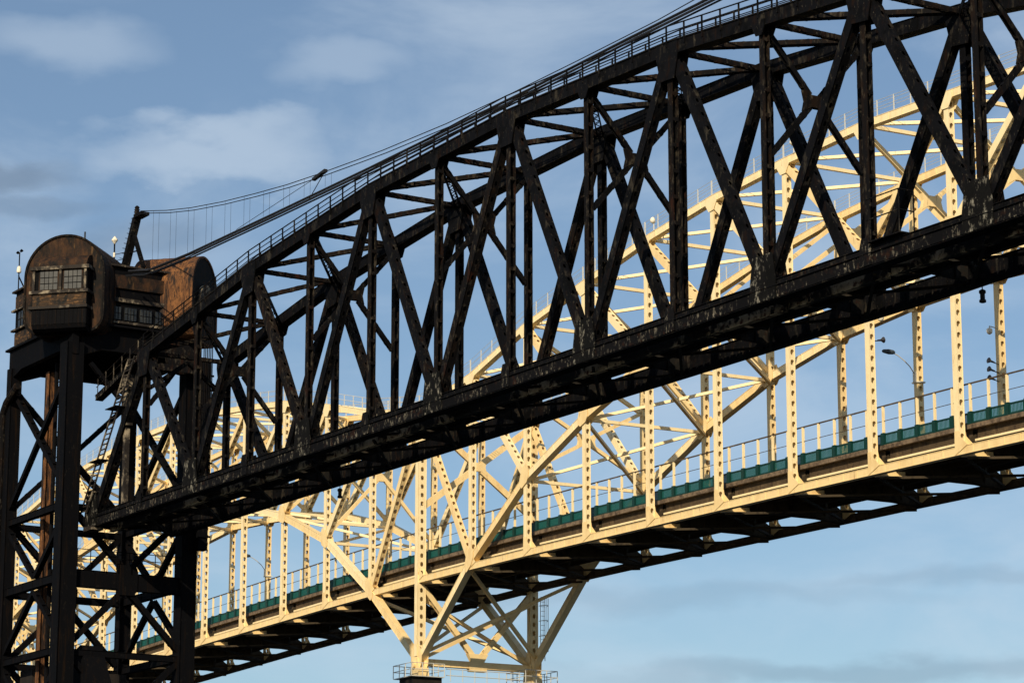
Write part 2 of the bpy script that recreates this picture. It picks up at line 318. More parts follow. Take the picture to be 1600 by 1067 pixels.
# walkway on the near top chord
def chord_pt(u, w, dz):
    kf = (u + 137.55) / 8.035 + 4; k0 = math.floor(kf); t = kf - k0; return D(u, w, zt(k0) * (1 - t) + zt(k0 + 1) * t + dz)
us = np.arange(UK(-2), UK(10), 1.607)
for w in (WN - .38, WN + .52):
    for u in us:
        b = MB(); b.bar(chord_pt(u, w, .05), chord_pt(u, w, 1.22), DU, .075, .075); dpart('railing_post', b, 'black')
    for dz, r in ((1.22, .042), (.88, .03), (.56, .03)):
        for k in range(-2, 10):
            b = MB(); b.tube([D(UK(k), w, zt(k) + dz), D(UK(k + 1), w, zt(k + 1) + dz)], r, 5); dpart('handrail', b, 'black')
for k in range(-2, 10):
    b = MB(); b.bar(D(UK(k) + .01, WN + .07, zt(k) + .41), D(UK(k + 1) - .01, WN + .07, zt(k + 1) + .41), DW, .85, .04); dpart('walkway_plank', b, 'timber')
# short walkway running down towards the tower, and the ladder beside the near end post
b = MB(); b.chord(D(UK(-2) - .4, WN, zt(-2) - .1), D(UK(-2) - 8.2, WN, zt(-2) - 1.9), DW, .5, .4); dpart('walkway_beam', b, 'mottled')
for i in range(6):
    u = UK(-2) - 1.0 - i * 1.35; z = zt(-2) - .1 - (1.0 + i * 1.35 - .4) * .23
    b = MB(); b.bar(D(u, WN - .3, z), D(u, WN - .3, z + 1.25), DU, .05, .05); dpart('railing_post', b, 'trim')
for dz in (1.2, .7):
    b = MB(); b.tube([D(UK(-2) - .4, WN - .3, zt(-2) - .1 + dz), D(UK(-2) - 8.0, WN - .3, zt(-2) - 1.85 + dz)], .03, 5); dpart('handrail', b, 'rusty')
la, lb = D(UK(-2) - 1.4, WN - .6, zt(-2) - .2), D(UK(-3) - .9, WN - .6, ZB + .6)
for s_ in (-.5, .5):
    b = MB(); b.bar(la + DU * s_, lb + DU * s_, DW, .07, .16); dpart('ladder_rail', b, 'trim')
for i in range(30):
    c = la + (lb - la) * ((i + .5) / 30); b = MB(); b.bar(c - DU * .5, c + DU * .5, DW, .10, .06); dpart('ladder_rung', b, 'trim')
for t in (.32, .66):
    c = la + (lb - la) * t; b = MB(); b.bar(c - DU * .9, c + DU * .9, DW, .9, .05); dpart('ladder_landing', b, 'rusty')
b = MB(); b.bar(D(UK(-3) - .3, WN - .1, 36.8), D(UK(-3) - .3, WN - .1, 39.6), DW, .6, .7)
b.bar(D(UK(-3) - .9, WN - .1, 36.85), D(UK(-3) + .6, WN - .1, 36.85), DW, .9, .3); b.bar(D(UK(-3) - .7, WN - .1, 39.5), D(UK(-3) + .3, WN - .1, 39.5), DW, .8, .12); dpart('end_shoe', b, 'trim')
b = MB(); b.bar(D(UK(-2) - 3.3, WN + .05, 43.6), D(UK(-2) - 3.3, WN + .05, 47.3), DW, .5, .9)
b.bar(D(UK(-2) - 4.0, WN + .05, 46.2), D(UK(-2) - 2.4, WN + .05, 46.2), DW, .6, .2); b.bar(D(UK(-2) - 3.3, WN + .05, 38.0), D(UK(-2) - 3.3, WN + .05, 43.6), DW, .34, .4); dpart('guide_bracket', b, 'trim')
# small railed platform standing on the bottom chord
plat = thing('railed_platform', 'small black railed inspection platform on the bottom chord, right of the middle of the picture', 'platform', D(UK(8) + .8, WN - .1, 37.95))
b = MB(); b.bar(D(UK(8) + .45, WN - .15, 38.0), D(UK(8) + 2.9, WN - .15, 38.0), DW, 1.0, .06); b.build('platform_floor', 'black', plat)
for x, w in ((.6, -.6), (2.8, -.6), (2.8, .3)):
    b = MB(); b.tube([D(UK(8) + x, WN + w, 38.03), D(UK(8) + x, WN + w, 40.1)], .04, 5); b.build('railing_post', 'black', plat)
for z in (39.1, 40.1):
    b = MB(); b.tube([D(UK(8) + .4, WN - .6, z), D(UK(8) + 2.8, WN - .6, z), D(UK(8) + 2.8, WN + .3, z)], .035, 5); b.build('handrail', 'black', plat)
# navigation lamps hanging below the far bottom chord
for u, lab in ((-104.8, 'black navigation lamp hanging below the far bottom chord near the right edge'), (-168.8, 'black navigation lamp hanging below the far bottom chord over the cream trusses')):
    t = thing('navigation_lamp', lab, 'lamp', D(u, WF, 35.9), 'lamps under the lift span')
    b = MB(); b.lathe(D(u, WF, 35.95), [(.10, 0), (.17, .03), (.17, .14), (.12, .17), (.12, .45), (.17, .48), (.17, .60), (.08, .66)], 12); b.build('lamp_body', 'cable', t, True)
    b = MB(); b.tube([D(u, WF, 36.55), D(u, WF, 36.9)], .03, 6); b.build('hanger', 'cable', t)

# overhead cables above the top chord
def cable(name, label, pts, r, group, w0, sub=6, lift=None):
    P = []
    for (u0, z0), (u1, z1) in zip(pts[:-1], pts[1:]):
        for i in range(sub): P.append(D(u0 + (u1 - u0) * i / sub, w0, z0 + (z1 - z0) * i / sub))
    P.append(D(pts[-1][0], w0, pts[-1][1])); b = MB(); b.tube(P, r, 5); o = b.build(name, 'cable'); return tag(o, label, 'cable', group)
mess = [(-191.4, 60.3), (-187, 59.3), (-183, 58.55), (-178, 57.8), (-173.1, 57.2), (-168.5, 56.7), (-164, 56.34), (-158.8, 56.0), (-155.5, 55.8), (-147.7, 55.5), (-140.4, 55.4), (-133.5, 55.42), (-125.3, 55.5), (-118, 55.8), (-108, 56.5)]
messc = thing('suspension_cable', 'thin twin messenger cable sagging from the tower mast to the top of the lift span', 'cable', D(-191.4, 88.5, 60.3))
for dw, dz in ((-.12, 0), (.12, -.14)):
    b = MB(); b.tube([D(u, 88.5 + dw, z + dz) for u, z in mess], .032, 5); b.build('wire', 'cable', messc)
for i, u in enumerate(np.arange(-189, -160, 2.9)):
    zz = float(np.interp(u, [p[0] for p in mess], [p[1] for p in mess]))
    for dw in (-.2, .25):
        b = MB(); b.tube([D(u, 88.5 + dw, zz - .05), D(u, 88.5 + dw, 55.2)], .009, 4); b.build('hanger_wire', 'cable', messc)
b = MB(); b.tube([D(-164, 88.5, 56.3), D(-176, 88.5, 55.35)], .02, 5); b.build('stay_wire', 'cable', messc)
b = MB(); b.tube([D(-163.6, 88.5, 56.2), D(-165.6, 88.5, 54.9)], .03, 5); b.build('stay_wire', 'cable', messc)
b = MB(); b.bar(D(-164.9, 88.5, 56.2), D(-163.2, 88.5, 56.42), DW, .25, .18); b.build('cable_clamp', 'cable', messc)
bund = [(-193, 56.0), (-189.7, 55.35), (-183, 55.1), (-170, 55.0), (-157, 54.95), (-147, 54.98), (-138, 55.0), (-128, 55.15), (-119, 55.2), (-108, 55.0)]
names = ['lowest', 'second from the bottom', 'thickest middle', 'topmost']
for i, (dw, dz, r) in enumerate(((-.45, -.32, .05), (.15, -.12, .06), (-.2, .06, .085), (.35, .24, .04))):
    cable('power_cable', 'black power cable above the railway span, %s of the four' % names[i], [(u, z + dz) for u, z in bund], r, 'cables over the lift span', 88.5 + dw, 3)

# ================================================================== lift tower
TWN, TWF, TUF, TUB = 84.85, 94.45, -194.9, -205.6
tower = thing('lift_tower', 'tall black riveted steel lift tower with crossed bracing at the left edge', 'tower', D(-200, 89.6, -1.2))
def tp(name, b, mat='tower_black'): return b.build(name, mat, tower)
for (u, w, a) in ((TUF, TWN, 1.25), (TUB, TWN, .8), (TUF, TWF, 1.15), (TUB, TWF, .85)):
    b = MB(); b.bar(D(u, w, .6), D(u, w, 50.6), DW, a, a * .85)
    for sg in (-1, 1): b.bar(D(u, w, .6), D(u, w, 50.6), DW, .05, a, sg * (a / 2 + .025), 0)
    for sg in (-1, 1): b.bar(D(u, w, .6), D(u, w, 50.6), DW, .26, .04, sg * (a / 2 - .16), a * .425 + .02)
    for z in np.arange(16, 50, .62): b.bar(D(u, w, z), D(u, w, z + .12), DW, a - .65, .04, 0, a * .425 + .021)
    tp('column', b)
def tx(p, q, s, a=.42, m='tower_black'):
    b = MB(); b.hsec(p, q, s, a, a * .9); tp('brace', b, m)
levels = [49.3, 38.7, 28.2, 17.7, 7.2]
for w in (TWN, TWF):                                     # near and far faces
    tx(D(TUB, w, 49.0), D(TUF, w, 39.6), DW); tx(D(TUF, w, 49.0), D(TUB, w, 39.6), DW, .38)
    for z0, z1 in zip(levels[1:-1], levels[2:]):
        zm = (z0 + z1) / 2; um = (TUF + TUB) / 2
        for uu in (TUF, TUB):
            tx(D(uu, w, z0 - .5), D(um, w, zm + .5), DW, .40); tx(D(um, w, zm - .5), D(uu, w, z1 + .5), DW, .40)
        b = MB(); b.chord(D(TUB, w, zm), D(TUF, w, zm), DW, .4, .6); tp('girder', b)
    for z in levels[1:]:
        b = MB(); b.chord(D(TUB + .4, w, z), D(TUF - .4, w, z), DW, .38, .5); tp('strut', b)
for u, back in ((TUF, False), (TUB, True)):
    wm = (TWN + TWF) / 2
    if back: tx(D(u, TWN, 49.0), D(u, TWF, 39.6), DU); tx(D(u, TWF, 49.0), D(u, TWN, 39.6), DU, .38)
    for z0, z1 in zip(levels[1:-1], levels[2:]):
        zm = (z0 + z1) / 2
        for w in (TWN + .5, TWF - .5):
            tx(D(u, w, z0 - .4), D(u, wm, zm + .6), DU, .44); tx(D(u, wm, zm - .6), D(u, w, z1 + .4), DU, .44)
        b = MB(); b.chord(D(u, TWN + .5, zm - .1), D(u, TWF - .5, zm - .1), DU, .5, 1.25 if not back else .5); tp('girder', b)
        b = MB(); b.slab([D(u + .27, wm + x, zm + z) for x, z in [(-.8, -.65), (-.6, -1.1), (.6, -1.1), (.8, -.65), (.85, .65), (.65, 1.1), (-.65, 1.1), (-.85, .65)]], DU * .06); tp('gusset_plate', b)
    for z in levels[1:]:
        b = MB(); b.chord(D(u, TWN + .5, z - .2), D(u, TWF - .5, z - .2), DU, .38, .45); tp('strut', b)
# top girders with knees
for p, q, s_ in ((D(TUB - .5, TWN, 0), D(TUF + .6, TWN, 0), DW), (D(TUB - .5, TWF, 0), D(TUF + .6, TWF, 0), DW), (D(TUF, TWN + .5, 0), D(TUF, TWF - .5, 0), DU), (D(TUB, TWN + .5, 0), D(TUB, TWF - .5, 0), DU)):
    e = np.array([0, 0, 1.]); b = MB()
    off = nrm(s_) * .5
    d = q - p
    b.slab([p + e * 49.7 - off / 2, p + d * .2 + e * 50.3 - off / 2, p + d * .8 + e * 50.3 - off / 2, q + e * 49.7 - off / 2, q + e * 52.0 - off / 2, p + e * 52.0 - off / 2], off); tp('top_girder', b, 'tower_black')
b = MB(); b.bar(D(TUB - .8, 89.65, 52.1), D(TUF + .9, 89.65, 52.1), DW, 10.6, .16); tp('top_floor', b)
# counterweight guide and pipes seen between the near columns
b = MB(); b.bar(D(-201.6, 86.1, 8), D(-201.6, 86.1, 49.7), DW, .55, .75); b.bar(D(-201.2, 86.1, 8), D(-201.2, 86.1, 49.7), DW, .8, .05); tp('guide_column', b, 'rust_brown')
b = MB(); b.bar(D(-201.15, 86.05, 8), D(-201.15, 86.05, 49.7), DW, .3, .12); b.bar(D(-201.25, 85.72, 8), D(-201.25, 85.72, 49.7), DW, .06, .5); tp('guide_rail', b, 'rust_orange')
for du in (0, 1.0):
    b = MB(); b.tube([D(-199.3 + du, 85.6, 5), D(-199.3 + du, 85.6, 50)], .16 if du == 0 else .12, 8); tp('pipe', b)
b = MB(); b.tube([D(-206.4, 84.3, 5), D(-206.4, 84.3, 46.2), D(-206.2, 84.3, 47.2), D(-205.6, 84.3, 47.9), D(-203.6, 84.3, 48.9)], .3, 10); tp('pipe', b, 'rusty')
for z in np.arange(20, 50, 1.9):
    b = MB(); b.bar(D(-199.3, 85.6, z), D(-198.3, 85.6, z), DW, .05, .06); tp('pipe_clamp', b)
# counterweight hanging at the back and its ropes
b = MB(); b.bar(D(-203.6, 89.65, 20.0), D(-203.6, 89.65, 27.6), DW, 7.6, 2.2); tp('counterweight', b, 'pier')
b = MB()
for w in np.linspace(94.7, 95.4, 6): b.tube([D(-193.2, w, 37.9), D(-193.2, w, 54.5)], .04, 5)
o = tp('lift_ropes', b); o['kind'] = 'stuff'
b = MB(); b.bar(D(-193.9, 95.15, 36), D(-193.9, 95.15, 50.2), DW, .75, .7)
for z in np.arange(37, 50, 1.1): b.bar(D(-193.5, 94.7, z), D(-193.5, 95.7, z), DU, .12, .14)
tp('guide_column', b)
b = MB(); b.lathe(D(-193.6, 93.0, 50.1), [(1.15, -.25), (1.2, -.2), (1.2, .2), (1.15, .25)], 20, DU); b.bar(D(-193.6, 91.2, 49.3), D(-193.6, 94.6, 49.3), DU, .6, .5); tp('deflector_sheave', b, 'rusty')
for i, (w0, z0, w1, z1) in enumerate(((86.2, 49.2, 88.6, 46.8), (92.9, 49.2, 91.0, 46.6))):
    b = MB(); b.hsec(D(-194.6, w0, z0), D(-194.6, w1, z1), DU, .3, .3); tp('knee_brace', b)
# catwalk rails at the girder level
for z in (34.9, 35.4):
    b = MB(); b.tube([D(TUF + .6, TWN + .6, z), D(TUF + .6, TWF - .6, z)], .03, 5); tp('handrail', b)
for w in np.linspace(TWN + .7, TWF - .7, 9):
    b = MB(); b.bar(D(TUF + .6, w, 34.1), D(TUF + .6, w, 35.4), DU, .05, .05); tp('railing_post', b)
b = MB(); b.slab([D(-196.5, 86.4, 23.2), D(-193.6, 86.4, 23.2), D(-193.0, 86.4, 25.2), D(-195.2, 86.4, 28.6), D(-197.2, 86.4, 28.0)], DW * 1.7); tp('hopper', b, 'tower_black')
b = MB(); b.bar(D(-200.2, 89.6, -3), D(-200.2, 89.6, .6), DW, 13, 14); b.bar(D(-200.2, 89.6, -3), D(-200.2, 89.6, -.4), DW, 14, 15); tp('footing', b, 'pier')

# machine house on the tower: body, two splayed drums, bay window
house = thing('machine_house', 'rusty black machine house with two round-topped drums on top of the lift tower', 'machine house', D(-200, 89.6, 52.2))
def hp(name, b, mat, parent=house, smooth=False): return b.build(name, mat, parent, smooth)
b = MB(); b.bar(D(-206.2, 89.6, 54.45), D(-194.6, 89.6, 54.45), DW, 9.2, 4.5); hp('wall', b, 'tower_black')
b = MB(); b.bar(D(-206.5, 89.6, 56.78), D(-194.3, 89.6, 56.78), DW, 9.7, .14); hp('roof', b, 'trim')
for z, t in ((54.2, .30), (52.5, .18)):
    b = MB(); b.bar(D(-194.48, 86.6, z), D(-194.48, 92.6, z), DU, .22, t); hp('ledge', b, 'trim')
b = MB(); b.bar(D(-194.5, 86.9, 55.6), D(-194.5, 92.3, 55.6), DU, .16, 1.0); hp('fascia_panel', b, 'rust_brown')
for i in range(4):
    w = 87.5 + i * 1.25; b = MB(); b.bar(D(-194.52, w, 53.2), D(-194.52, w + .95, 53.2), DU, .1, .95); wdw = hp('window', b, 'louvre')
    b = MB()
    for x in (.24, .48, .72): b.bar(D(-194.45, w + x, 52.75), D(-194.45, w + x, 53.65), DU, .04, .03)
    b.bar(D(-194.45, w, 53.2), D(-194.45, w + .95, 53.2), DU, .04, .03); b.build('glazing_bar', 'black', wdw)
for z, m, h in ((55.9, 'boards', .9), (53.0, 'boards', .9)):
    b = MB(); b.bar(D(-206.0, 84.93, z), D(-203.0, 84.93, z), DW, .12, h); hp('wall_board', b, m)
for z in (55.25, 53.7, 52.35):
    b = MB(); b.bar(D(-206.4, 84.85, z), D(-203.0, 84.85, z), DW, .3, .14); hp('ledge', b, 'trim')
b = MB(); b.bar(D(-205.4, 84.92, 54.45), D(-203.6, 84.92, 54.45), DW, .08, 1.2); wdw = hp('window', b, 'louvre')
b = MB()
for x in (-204.9, -204.4, -203.9): b.bar(D(x, 84.86, 53.9), D(x, 84.86, 55.0), DU, .04, .04)
b.bar(D(-205.4, 84.86, 54.45), D(-203.6, 84.86, 54.45), DW, .04, .04); b.build('glazing_bar', 'black', wdw)

def drum(cu, cw, cz, nu, nw, R, bay, mat, capmat, depth=5.0):
    A = nrm(DU * nu + DW * nw); T = nrm(np.cross((0, 0, 1), A)); c = D(cu, cw, cz); up = np.array([0, 0, 1.])
    LOW = 4.35 if bay else 3.9
    def prof(r, low, cr=1.3):
        P = [(r * math.cos(t), r * math.sin(t)) for t in np.linspace(0, math.pi, 25)]
        P += [(-r, -low + cr)] + [(-r + cr * (1 - math.cos(t)), -low + cr * (1 - math.sin(t))) for t in np.linspace(0, math.pi / 2, 6)][1:]
        P += [(r - cr * (1 - math.cos(t)), -low + cr * (1 - math.sin(t))) for t in np.linspace(math.pi / 2, 0, 6)] 
        return P
    b = MB(); P = prof(R, LOW); b.slab([c + T * x + up * z for x, z in P], -A * depth); body = hp('drum', b, mat)
    b = MB()                                             # raised rim round the face
    Pi = prof(R - .16, LOW - .16, 1.2); n = len(P)
    vs = [c + T * x + up * z + A * .10 for x, z in P] + [c + T * x + up * z + A * .10 for x, z in Pi] + [c + T * x + up * z for x, z in P] + [c + T * x + up * z for x, z in Pi]
    fs = []
    for i in range(n):
        j = (i + 1) % n; fs += [(i, j, n + j, n + i), (2 * n + i, 2 * n + j, j, i), (n + i, n + j, 3 * n + j, 3 * n + i)]
    b.add(vs, fs); b.build('rim', capmat, body)
    for x in (-1.9, -.65, .65, 1.9):                     # lapped plate joints on the face
        top = math.sqrt((R - .2) ** 2 - x * x)
        b = MB(); b.bar(c + T * x + up * (-LOW + .5) + A * .012, c + T * x + up * top + A * .012, T, .09, .02); b.build('seam_strip', mat, body)
    # vertical plate joints over the curved side
    for dd in (.9, 1.9, 2.9, 3.9):
        b = MB(); Pq = prof(R + .025, LOW + .02); vs = [c + T * x + up * z - A * dd for x, z in Pq] + [c + T * x + up * z - A * (dd + .08) for x, z in Pq]
        b.add(vs, [(i, (i + 1) % n, n + (i + 1) % n, n + i) for i in range(n)]); b.build('seam_strip', capmat, body)
    if bay:
        x0, x1 = -2.55, .75                              # boxed-out bay left of the middle
        s_ = -1
        def Q(x, z, d): return c + T * (x) + up * z + A * d
        f1 = 1 if (T @ np.array([1, 0, 0])) > 0 else -1
        def QQ(x, z, d): return Q(x * f1, z, d)
        def panel(name, xa, xb, za, zb, d0, d1, m, par=body):
            b = MB(); b.bar(QQ(xa, (za + zb) / 2, (d0 + d1) / 2), QQ(xb, (za + zb) / 2, (d0 + d1) / 2), A, d1 - d0, zb - za); return b.build(name, m, par)
        bayo = panel('bay', -2.10, 2.15, -3.9, .30, .003, 1.0, 'tower_black')
        panel('cornice', -2.24, 2.32, .22, .48, .05, 1.25, 'trim', bayo); panel('ledge', -2.28, 2.28, -1.56, -1.34, .05, 1.2, 'trim', bayo); panel('ledge', -2.32, 2.24, -2.70, -2.50, .05, 1.2, 'trim', bayo)
        for i in range(8): panel('board', -2.05, 2.10, -2.48 + i * .114, -2.48 + i * .114 + .104, 1.004, 1.03 + .012 * (i % 2), 'boards', bayo)
        for i in range(13): panel('board', -2.07 + i * .322, -2.07 + i * .322 + .306, -3.85, -2.72, 1.004, 1.04 + .01 * (i % 2), 'tower_black', bayo)
        for i, xa in enumerate((-1.50, .36)):
            panel('window_frame', xa - .12, xa + 1.46, -1.34, .22, 1.004, 1.03, 'rust_brown', bayo)
            panel('window', xa, xa + 1.34, -1.24, .12, 1.034, 1.05, 'louvre', bayo)
            for j in (1, 2, 3): panel('glazing_bar', xa + j * .335 - .018, xa + j * .335 + .018, -1.23, .11, 1.053, 1.075, 'black', bayo)
            for j in (1, 2): panel('glazing_bar', xa + .01, xa + 1.33, -1.24 + j * .45 - .018, -1.24 + j * .45 + .018, 1.078, 1.09, 'black', bayo)
        for xa in (-2.07, .0, 1.92): panel('mullion', xa, xa + .18, -1.34, .22, 1.06, 1.14, 'trim', bayo)
        b = MB()                                         # rounded hood over the bay and curved apron below it
        hpz = [(1.1, .49), (1.1, .62), (.95, .95), (.65, 1.25), (.3, 1.40), (.02, 1.45), (.02, .49)]
        b.slab([QQ(-2.05, z, d) for d, z in hpz], T * f1 * 4.15); b.build('bay_hood', 'rust_brown', bayo)
        b = MB(); b.slab([QQ(-2.05, z, d) for d, z in [(1.0, -3.91), (.9, -4.15), (.6, -4.32), (.02, -4.4), (.02, -3.91)]], T * f1 * 4.15); b.build('apron', 'tower_black', bayo)
        b = MB(); b.tube([c - A * 2.2 + up * (R - .05) + T * f1 * .6, c - A * 2.2 + up * (R + .75) + T * f1 * .6], .07, 6)
        tag(b.build('antenna', 'bluegrey'), 'short grey antenna stub on top of the windowed drum', 'antenna')
    else:
        b = MB(); b.slab([c + T * x + up * z + A * .004 for x, z in prof(R - .2, LOW - .2, 1.2)], A * .04); b.build('end_plate', 'tower_black', body)
        b = MB(); b.lathe(c + A * .05 - up * .9, [(1.5, 0), (1.5, .25), (1.25, .27), (.4, .18), (.4, .5), (.1, .55)], 24, A); b.build('sheave', 'trim', body)
    return body
drum(-195.2, 84.2, 55.62, .7, -.7, 3.15, True, 'rust_brown', 'rusty', 5.6)
drum(-194.8, 95.35, 55.7, .72, .69, 2.8, False, 'rust_orange', 'rust_orange', 4.8)

# mast on the machine house roof
mast = thing('cable_mast', 'black lattice mast with a raking strut standing on the machine house roof', 'mast', D(-195.5, 89.6, 56.9))
mt = D(-195.35, 89.9, 60.9); mt2 = mt + np.array([0, 0, .3])
b = MB(); b.bar(D(-196.5, 89.5, 56.85), mt, DW, .52, .45); b.build('post', 'black', mast)
b = MB(); b.bar(D(-194.3, 90.1, 56.85), D(-195.35, 89.75, 59.5), DW, .26, .26); b.build('strut', 'black', mast)
b = MB(); b.bar(D(-195.2, 89.9, 60.95), D(-193.9, 89.9, 60.95), DW, .7, .25); b.build('cap', 'black', mast)
b = MB(); b.lathe(mt + np.array([0, 0, .2]), [(.16, 0), (.24, .08), (.16, .16), (.24, .26), (.16, .34), (.22, .44), (.14, .52), (.2, .62), (.08, .75)], 12); b.build('insulator', 'rusty', mast, True)
for i in range(11):
    b = MB(); z = 57.1 + i * .36; t = (z - 56.85) / 4.05; c = D(-196.4 + 1.5 * t, 89.4 + .5 * t, z) - DW * .45
    b.bar(c - DW * .16, c + DW * .16, DU, .04, .04); b.build('rung', 'rusty', mast)
b = MB(); b.bar(D(-195.9, 89.6, 58.3), D(-194.9, 89.95, 58.3), DW, .08, .08); b.build('crossbar', 'black', mast)
vane = thing('weather_mast', 'thin instrument mast with a white diamond top left of the cable mast', 'mast', D(-197.0, 88.9, 56.9))
b = MB(); b.tube([D(-197, 88.9, 56.9), D(-197, 88.9, 59.2)], .06, 6); b.build('pole', 'black', vane)
b = MB(); b.lathe(D(-197, 88.9, 59.1), [(.03, 0), (.24, .28), (.24, .36), (.03, .62)], 8); b.build('white_marker', 'white', vane)
b = MB(); b.lathe(D(-197, 88.9, 58.1), [(.09, 0), (.09, .35)], 8); b.build('box', 'white', vane)
for z in (57.4, 57.8, 58.3):
    b = MB(); b.bar(D(-197, 88.9, z), D(-196.0, 89.3, z), DW, .04, .04); b.build('bracket', 'black', vane)
ane = thing('anemometer', 'small anemometer with cups on the left end of the machine house', 'weather instrument', D(-205.9, 85.0, 56.85))
b = MB(); b.tube([D(-205.9, 85, 56.85), D(-205.9, 85, 59.9)], .05, 6); b.build('pole', 'black', ane)
b = MB(); b.bar(D(-205.9, 85, 58.0), D(-204.8, 85, 56.9), DW, .08, .08); b.build('strut', 'black', ane)
b = MB(); b.lathe(D(-205.9, 85, 58.3), [(.16, 0), (.19, .1), (.16, .35), (.1, .5)], 10); b.build('housing', 'white', ane)
for s_ in (-1, 1):
    b = MB(); b.lathe(D(-205.9 + s_ * .35, 85, 59.85), [(.04, 0), (.16, .1), (.04, .24)], 8); b.build('cup', 'black', ane)
b = MB(); b.bar(D(-206.3, 85, 59.9), D(-205.5, 85, 59.9), DW, .03, .03); b.build('arm', 'black', ane)

# ================================================================== cream arch bridge
CU, CW = np.array([.48195, -.8762, 0]), np.array([.8762, .48195, 0])
def C(u, w, z): return CU * u + CW * w + np.array([0, 0, z])
YN, YF = 116.2, 127.45
CK = lambda k: -227.9 + 9.64 * k
def TZ(k):                                               # tie (bottom edge) level
    u = CK(k); return float(np.interp(u, [-400, -330, -277, -247, -228, -213, -199, -170, -150, -120, -80], [37.2, 38.8, 39.5, 39.62, 39.6, 39.42, 39.12, 38.48, 37.98, 37.1, 35.8]))
TOPR = {0: 55.2, 1: 56.5, 2: 58.9, 3: 60.4, 4: 61.8, 5: 62.7, 6: 63.1, 7: 63.2, 8: 62.7, 9: 62.2, 10: 61.2, 11: 58.8, 12: 57.0, 13: 54.8, 14: 53.2}
RIBR = {0: 32.8, 1: 40.2, 2: 45.8, 3: 49.2, 4: 51.7, 5: 53.1, 6: 53.6, 7: 53.6, 8: 53.0, 9: 51.9, 10: 50.0, 11: 47.5, 12: 43.9, 13: 38.4, 14: 31.0}
TOPL = {1: 56.7, 2: 59.1, 3: 61.2, 4: 62.5, 5: 63.6, 6: 64.2, 7: 64.4, 8: 64.2, 9: 63.6, 10: 62.5, 11: 61.0, 12: 58.9, 13: 56.5, 14: 55.0}
RIBL = {1: 40.1, 2: 46.1, 3: 49.8, 4: 52.2, 5: 53.8, 6: 54.6, 7: 55.2, 8: 54.6, 9: 53.6, 10: 51.9, 11: 49.4, 12: 45.9, 13: 40.0, 14: 32.8}
def TT(k): return TOPR[k] if k >= 0 else TOPL[-k]
def RR(k): return RIBR[k] if k >= 0 else RIBL[-k]
KA, KB = -14, 14
arch = thing('arch_bridge', 'cream painted steel arch road bridge behind the black span, its arches meeting at a pier', 'road bridge', C(CK(0), 121.8, 31.5))
def cp(name, b, mat='cream', parent=arch): return b.build(name, mat, parent)
